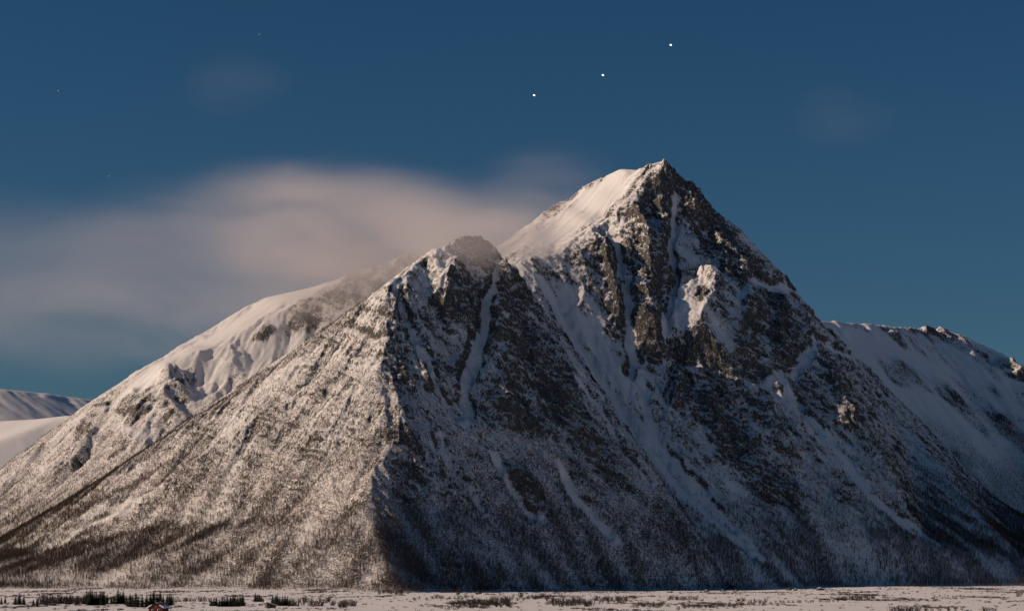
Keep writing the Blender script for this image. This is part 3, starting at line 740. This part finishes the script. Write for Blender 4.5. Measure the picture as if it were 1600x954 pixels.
def spruce_meshes(seed, h=7.0):
    rr = random.Random(seed); vs_, fs_ = [], []
    tube(vs_, fs_, (0, 0, -0.6), (0, 0, h * 0.5), 0.16, 0.10, 5); tube(vs_, fs_, (0, 0, h * 0.5), (0, 0, h), 0.10, 0.02, 5)
    tr = mesh_from('trunk', vs_, fs_, False); tr.materials.append(M_BARK)
    vs_, fs_ = [], []
    tiers = 15
    for k in range(tiers):
        t = k / (tiers - 1); z = h * (0.06 + 0.92 * t); L = (2.5 * (1 - t) ** 0.8 + 0.14) * rr.uniform(0.85, 1.1)
        nb = 9 if t < 0.7 else 6
        for b in range(nb):
            an = 6.283 * (b + rr.uniform(-.3, .3)) / nb + k; l_ = L * rr.uniform(0.75, 1.15)
            ca, sa = math.cos(an), math.sin(an); wd = l_ * 0.34 + 0.06
            r0 = Vector((0, 0, z + 0.12 * h * 0.12)); mid = Vector((ca * l_ * 0.55, sa * l_ * 0.55, z - l_ * 0.10)); tip = Vector((ca * l_, sa * l_, z - l_ * rr.uniform(0.15, 0.4)))
            sd = Vector((-sa, ca, 0)) * wd; dn = Vector((0, 0, -0.28))
            n0 = len(vs_)
            vs_ += [tuple(r0), tuple(mid + sd + dn), tuple(tip), tuple(mid - sd + dn), tuple(mid)]
            fs_ += [(n0, n0 + 1, n0 + 4), (n0 + 1, n0 + 2, n0 + 4), (n0 + 4, n0 + 2, n0 + 3), (n0, n0 + 4, n0 + 3)]
    cr = mesh_from('crown', vs_, fs_, False); cr.materials.append(M_NEEDLE)
    return tr, cr
SPR = [spruce_meshes(300 + k) for k in range(5)]
def spruce(px, py, hpx, label, group):
    g = ground_at(px, py); h = hpx * g.y / F * random.uniform(0.9, 1.1)
    k = random.randrange(5); r = empty('spruce_tree', g, random.uniform(0, 6.28), h / 7.0)
    mesh_obj('trunk', SPR[k][0], r); mesh_obj('crown', SPR[k][1], r)
    tag(r, label, 'tree', group)
def nth(k, n):
    if k == 0: return 'leftmost'
    if k == n - 1: return 'rightmost'
    return ('second', 'third', 'fourth', 'fifth', 'sixth', 'seventh', 'eighth', 'ninth', 'tenth')[k - 1] + ' from left' if k < 10 else '%d%s from left' % (k + 1, {1: 'st', 2: 'nd', 3: 'rd'}.get((k + 1) % 10, 'th') if not 10 < k + 1 < 20 else 'th')
clumps = [
 ('small dark spruce at the left edge of the plain', 'spruces at the left edge', [(2, 943, 11), (8, 942, 12), (24, 944, 15), (30, 944, 22), (37, 944, 17), (52, 945, 10), (58, 945, 12)]),
 ('dark spruce in the shrub belt at the left', 'spruces in the shrub belt', [(72, 944, 10), (94, 943, 12), (104, 943, 14), (109, 943, 16), (121, 943, 14)]),
 ('tall spruce in the dense stand left of the house', 'dense spruce stand', [(131, 943, 17), (135, 943, 22), (138, 943, 21), (141, 944, 23), (144, 943, 20), (147, 944, 21), (150, 943, 20), (153, 944, 18), (156, 943, 20), (159, 944, 22), (162, 943, 21)]),
 ('slim spruce between the dense stand and the house', 'slim spruces', [(167, 943, 17), (174, 943, 13), (178, 943, 15), (184, 943, 24), (188, 943, 18), (192, 943, 20), (198, 944, 14)]),
 ('dark spruce close behind the red house', 'spruces behind the house', [(203, 947, 21), (207, 947, 20), (212, 948, 22), (216, 948, 18), (222, 948, 21), (229, 947, 21), (235, 945, 19), (240, 944, 25), (245, 944, 18), (250, 943, 21), (255, 944, 16), (261, 944, 17), (265, 945, 20), (268, 944, 15)]),
 ('spruce in the short row right of the house', 'row of spruces', [(330, 946, 12), (334, 946, 14), (338, 946, 15), (343, 947, 14), (347, 947, 16), (351, 947, 17), (355, 947, 18), (360, 947, 17), (364, 947, 19), (367, 947, 21), (371, 947, 18), (375, 946, 20), (379, 946, 21)]),
 ('small spruce just left of the snow-roofed shed', 'spruces left of the shed', [(399, 939, 15), (402, 939, 11), (405, 939, 13), (408, 939, 10), (411, 939, 8)]),
 ('spruce in the clump right of the shed', 'spruces right of the shed', [(426, 944, 15), (430, 945, 16), (433, 945, 18), (437, 946, 15), (441, 946, 16), (445, 946, 17), (449, 946, 15), (453, 946, 14), (458, 946, 9)]),
]
for lb, gr, ps in clumps:
    for k, p in enumerate(ps): spruce(*p, lb + ', ' + nth(k, len(ps)), gr)
# bare willow shrubs
def shrub_mesh(seed):
    rr = random.Random(seed); vs_, fs_ = [], []
    for k in range(16):
        an = rr.uniform(0, 6.28); sp = rr.uniform(0.2, 1.5); h = rr.uniform(1.6, 3.0)
        a = Vector((math.cos(an) * 0.4 * sp, math.sin(an) * 0.4 * sp, -0.3)); b = Vector((math.cos(an) * sp, math.sin(an) * sp, h))
        tube(vs_, fs_, a, b, 0.055, 0.02)
        for j in range(7):
            q = a.lerp(b, rr.uniform(0.25, 1.0)); e = q + Vector((rr.uniform(-.6, .6), rr.uniform(-.6, .6), rr.uniform(0.2, 0.9)))
            sd = Vector((rr.uniform(-1, 1), rr.uniform(-1, 1), 0)).normalized() * 0.06
            n0 = len(vs_); vs_ += [tuple(q - sd), tuple(q + sd), tuple(e)]; fs_.append((n0, n0 + 1, n0 + 2))
    me = mesh_from('willow_shrub', vs_, fs_, False); me.materials.append(M_WILLOW)
    return me
SHR = [shrub_mesh(400 + k) for k in range(6)]
zones = [
 (62, 132, 942, 943, 2, 14, 22, 'bare brown shrub in the belt between the left spruces'),
 (272, 330, 940, 940, 1, 9, 10, 'bare brown shrub in the thin line left of the spruce row'),
 (455, 522, 943, 943, 4, 10, 22, 'bare brown shrub in the thicket right of the spruce clumps'),
 (528, 556, 947, 948, 2, 11, 9, 'bare brown shrub at the right tip of the spruce-side thicket'),
 (592, 630, 927, 927, 1, 8, 10, 'bare shrub in the small round thicket under the mountain nose'),
 (640, 740, 936, 934, 2, 6, 14, 'low bare shrub in the sparse line left of the middle thicket'),
 (702, 735, 946, 945, 2, 8, 9, 'low bare shrub on the left fringe of the middle thicket'),
 (735, 800, 945, 945, 4, 13, 24, 'tall bare shrub in the densest part of the middle thicket'),
 (790, 860, 936, 935, 3, 8, 18, 'bare shrub in the back row of the middle thicket'),
 (858, 925, 945, 944, 3, 12, 24, 'bare shrub in the dark thicket right of centre'),
 (928, 980, 939, 940, 2, 9, 14, 'bare shrub right behind the dark thicket right of centre'),
 (990, 1040, 946, 946, 3, 9, 13, 'bare shrub in the loose thicket below the snow gully'),
 (1045, 1090, 937, 936, 1, 8, 11, 'bare shrub in the small far thicket right of centre'),
 (1060, 1200, 951, 941, 2, 7, 28, 'low bare shrub in the long slanting line right of centre'),
 (1150, 1166, 938, 938, 1, 6, 4, 'small bare shrub standing apart behind the slanting line'),
 (1200, 1310, 941, 939, 1, 5, 16, 'low bare shrub in the thin line leading to the right thicket'),
 (1312, 1366, 937, 934, 1.5, 8, 16, 'bare shrub in the compact dark thicket on the right'),
 (1388, 1440, 956, 956, 1, 11, 9, 'bare shrub cut off by the lower edge at the right'),
 (1440, 1505, 955, 952, 1, 7, 9, 'low bare shrub near the lower right edge'),
 (1455, 1505, 933, 932, 1, 4, 8, 'low bare shrub in the short row at the foot of the pole'),
 (1534, 1556, 955, 955, 1, 8, 4, 'small bare shrub at the lower right corner'),
 (1590, 1604, 930, 930, 1, 7, 3, 'bare shrub at the right edge of the plain'),
]
for x0, x1, ya, yb, sp, hp, cnt, lb in zones:
    for k in range(cnt):
        u = (k + random.random()) / cnt
        g = ground_at(x0 + (x1 - x0) * u, ya + (yb - ya) * u + random.uniform(-sp, sp))
        h = hp * random.uniform(0.65, 1.1) * g.y / F
        o = mesh_obj('willow_shrub', random.choice(SHR), None, g, random.uniform(0, 6.28), h / 3.0)
        o.scale.x *= 1.4; o.scale.y *= 1.4
        tag(o, lb + ', ' + nth(k, cnt), 'shrub', 'willow shrubs on the plain')
# boulders with snow caps along the foot of the mountain
def boulder(px, py, wpx, hpx, label):
    import bmesh
    g = ground_at(px, py); sz = g.y / F
    def blob(name, sx, sy, sz_, z, m, seed, cut=None):
        bm = bmesh.new(); bmesh.ops.create_icosphere(bm, subdivisions=3, radius=1.0); rr = random.Random(seed)
        dirs = [(Vector((rr.gauss(0, 1), rr.gauss(0, 1), rr.gauss(0, 1))).normalized(), rr.uniform(0.62, 0.95)) for _ in range(9)]
        for v in bm.verts:
            for d, c in dirs:
                e = v.co.dot(d)
                if e > c: v.co -= d * (e - c)
            if cut is not None and v.co.z < cut: v.co.z = cut
            v.co = Vector((v.co.x * sx, v.co.y * sy, v.co.z * sz_ + z))
        me = bpy.data.meshes.new(name); bm.to_mesh(me); bm.free(); me.materials.append(m)
        return me
    r = empty('boulder', g, random.uniform(-0.4, 0.4)); wd = wpx * sz * 0.62; hh = hpx * sz * random.uniform(0.5, 0.75); sd = int(px)
    mesh_obj('rock', blob('rock', wd, wd * 0.8, hh * 1.0, 0.0, M_STONE, sd), r)
    mesh_obj('snow_cap', blob('snow_cap', wd * 0.6, wd * 0.5, hh * 0.32, hh * 0.66, M_SNOW, sd + 1, -0.2), r)
    tag(r, label, 'boulder', 'snow-capped boulders at the foot of the mountain')
for b in ((1233, 921, 9, 5, 'dark boulder at the mountain foot, larger of the pair near the right thicket'), (1243, 921, 6, 4, 'small snowy boulder just right of a larger dark one'),
          (1281, 921, 11, 6, 'long snow-topped boulder above the compact right thicket'), (1375, 920, 4, 4, 'lone small dark boulder at the edge of shade, far right'),
          (1047, 925, 9, 5, 'snow-topped boulder at the mountain foot right of centre'), (1104, 923.5, 8, 5, 'snowy boulder beneath the wide snow gully'), (1130, 923, 9, 4, 'flat boulder right of the wide snow gully'),
          (1150, 923, 7, 4, 'low boulder between the gully foot and the right thicket'), (748, 927, 9, 5, 'bright snow-covered boulder under the dark middle face'), (716, 927, 6, 4, 'small boulder under the dark face, left of a bright one'),
          (637, 926, 6, 3, 'small boulder right of the round thicket')): boulder(*b)
# a pole far out on the snow
vs_, fs_ = [], []; tube(vs_, fs_, (0, 0, -0.5), (0, 0, 5.6), 0.13, 0.09, 8)
me = mesh_from('pole', vs_, fs_); me.materials.append(M_BARK)
r = empty('pole', ground_at(1468.5, 930)); mesh_obj('mast', me, r)
vs_, fs_ = [], []; tube(vs_, fs_, (-0.45, 0, 5.2), (0.45, 0, 5.2), 0.05, 0.05, 6)
me = mesh_from('crossbar', vs_, fs_); me.materials.append(M_BARK); mesh_obj('crossbar', me, r)
tag(r, 'thin dark upright pole alone on the snow at the right', 'pole')
# buildings
def box(name, lo, hi, m, parent):
    (a, b, c), (d, e, f) = lo, hi
    me = mesh_from(name, [(a, b, c), (d, b, c), (d, e, c), (a, e, c), (a, b, f), (d, b, f), (d, e, f), (a, e, f)],
                   [(0, 3, 2, 1), (4, 5, 6, 7), (0, 1, 5, 4), (1, 2, 6, 5), (2, 3, 7, 6), (3, 0, 4, 7)], False)
    me.materials.append(m); return mesh_obj(name, me, parent)
def prism(name, prof, y0, y1, m, parent):
    n = len(prof); vs_ = [(x, y0, z) for x, z in prof] + [(x, y1, z) for x, z in prof]
    me = bpy.data.meshes.new(name); me.from_pydata(vs_, [], [tuple(range(n)), tuple(range(2 * n - 1, n - 1, -1))] + [(k, n + k, n + (k + 1) % n, (k + 1) % n) for k in range(n)])
    me.materials.append(m); return mesh_obj(name, me, parent)
M_RED = simple('red_paint', (0.12, 0.025, 0.02), 0.7, 0.25, 1.5); M_ROOF = simple('dark_roof', (0.035, 0.033, 0.035), 0.7)
M_WHITE = simple('white_paint', (0.75, 0.74, 0.72), 0.6); M_GLASS = simple('window_glass', (0.02, 0.025, 0.03), 0.1); M_BRICK = simple('chimney_brick', (0.18, 0.10, 0.08), 0.9, 0.2, 4)
M_WOODEN = simple('weathered_boards', (0.12, 0.09, 0.07), 0.85, 0.3, 1.0)
h = empty('red_house', ground_at(243, 957), R(-12))
prism('wall', [(-4, -1), (4, -1), (4, 2.7), (0, 5.3), (-4, 2.7)], 0, 9, M_RED, h)
for sgn in (-1, 1):
    rf = prism('roof', [(0, 5.35), (sgn * 4.6, 2.36), (sgn * 4.6, 2.58), (0, 5.6)], -0.5, 9.5, M_ROOF, h)
    prism('roof_snow', [(sgn * 2.0, 4.32), (sgn * 4.62, 2.62), (sgn * 4.7, 3.2), (sgn * 4.0, 3.8), (sgn * 2.3, 4.6)], -0.48, 6.0 if sgn < 0 else 9.4, M_SNOW, rf)
prism('ridge_snow', [(-0.7, 5.2), (0, 5.62), (0.7, 5.2), (0.5, 5.55), (0, 5.85), (-0.5, 5.55)], 0.5, 9.3, M_SNOW, h)
box('chimney', (0.9, 4.2, 4.7), (1.7, 5.0, 6.4), M_BRICK, h)
for x in (-2.2, 1.2):
    wn = box('window', (x - 0.1, -0.06, 0.9), (x + 1.1, 0.04, 2.2), M_WHITE, h); box('pane', (x + 0.02, -0.09, 1.02), (x + 0.98, -0.05, 2.08), M_GLASS, wn)
wn = box('window', (-0.45, -0.06, 3.3), (0.45, 0.04, 4.2), M_WHITE, h); box('pane', (-0.35, -0.09, 3.4), (0.35, -0.05, 4.1), M_GLASS, wn)
tag(h, 'dark red gabled house with patchy snow on its roof, in front of spruces', 'house')
h = empty('shed', ground_at(424, 949), R(20))
prism('wall', [(-3, -1), (3, -1), (3, 1.6), (-3, 3.4)], 0, 4.5, M_WOODEN, h)
rf = prism('roof', [(-3.4, 3.45), (3.4, 1.45), (3.4, 1.6), (-3.4, 3.6)], -0.4, 4.9, M_ROOF, h)
prism('roof_snow', [(-3.3, 3.58), (3.35, 1.62), (3.3, 2.0), (-3.2, 3.95)], -0.35, 4.85, M_SNOW, rf)
box('door', (-1.0, -0.06, -0.2), (0.0, 0.03, 1.8), M_ROOF, h)
tag(h, 'small low shed with a slanting snow-covered roof between two spruce clumps', 'shed')
# tufts of grass and heather on the plain
def tuft_mesh(seed):
    rr = random.Random(seed); vs_, fs_ = [], []
    for k in range(22):
        an = rr.uniform(0, 6.28); a = Vector((rr.gauss(0, .5), rr.gauss(0, .3), -0.05)); e = a + Vector((math.cos(an) * .3, math.sin(an) * .3, rr.uniform(.25, .8)))
        n0 = len(vs_); vs_ += [tuple(a - Vector((.07, 0, 0))), tuple(a + Vector((.07, 0, 0))), tuple(e)]; fs_.append((n0, n0 + 1, n0 + 2))
    me = mesh_from('tuft', vs_, fs_, False); me.materials.append(M_WILLOW); return me
tt = bpy.data.collections.new('tuft_templates')
for k in range(4): tt.objects.link(bpy.data.objects.new('tuft', tuft_mesh(500 + k)))
n = 110000
tx = rng.uniform(-820, 820, n); ty = rng.uniform(1150, 2900, n)
dn = sstep(0.12, 0.45, fbm(tx, ty * 0.3, 60, 4, 71)) + 0.03
keep = (rng.random(n) < dn) & (np.abs(tx) < ty * 0.26)
tx = tx[keep]; ty = ty[keep]
tz = plain_z(tx, ty)
ok = hmax(tx, ty) < tz + 0.5
tx, ty, tz = tx[ok], ty[ok], tz[ok]
gr = scatter_group('grass_tufts', np.stack([tx, ty, tz], -1), rng.uniform(0.7, 2.2, len(tx)), tt, 4)
gr['kind'] = 'stuff'; gr['label'] = 'dry grass and heather tufts poking through the snow of the plain'

print('done', time.time() - T0)
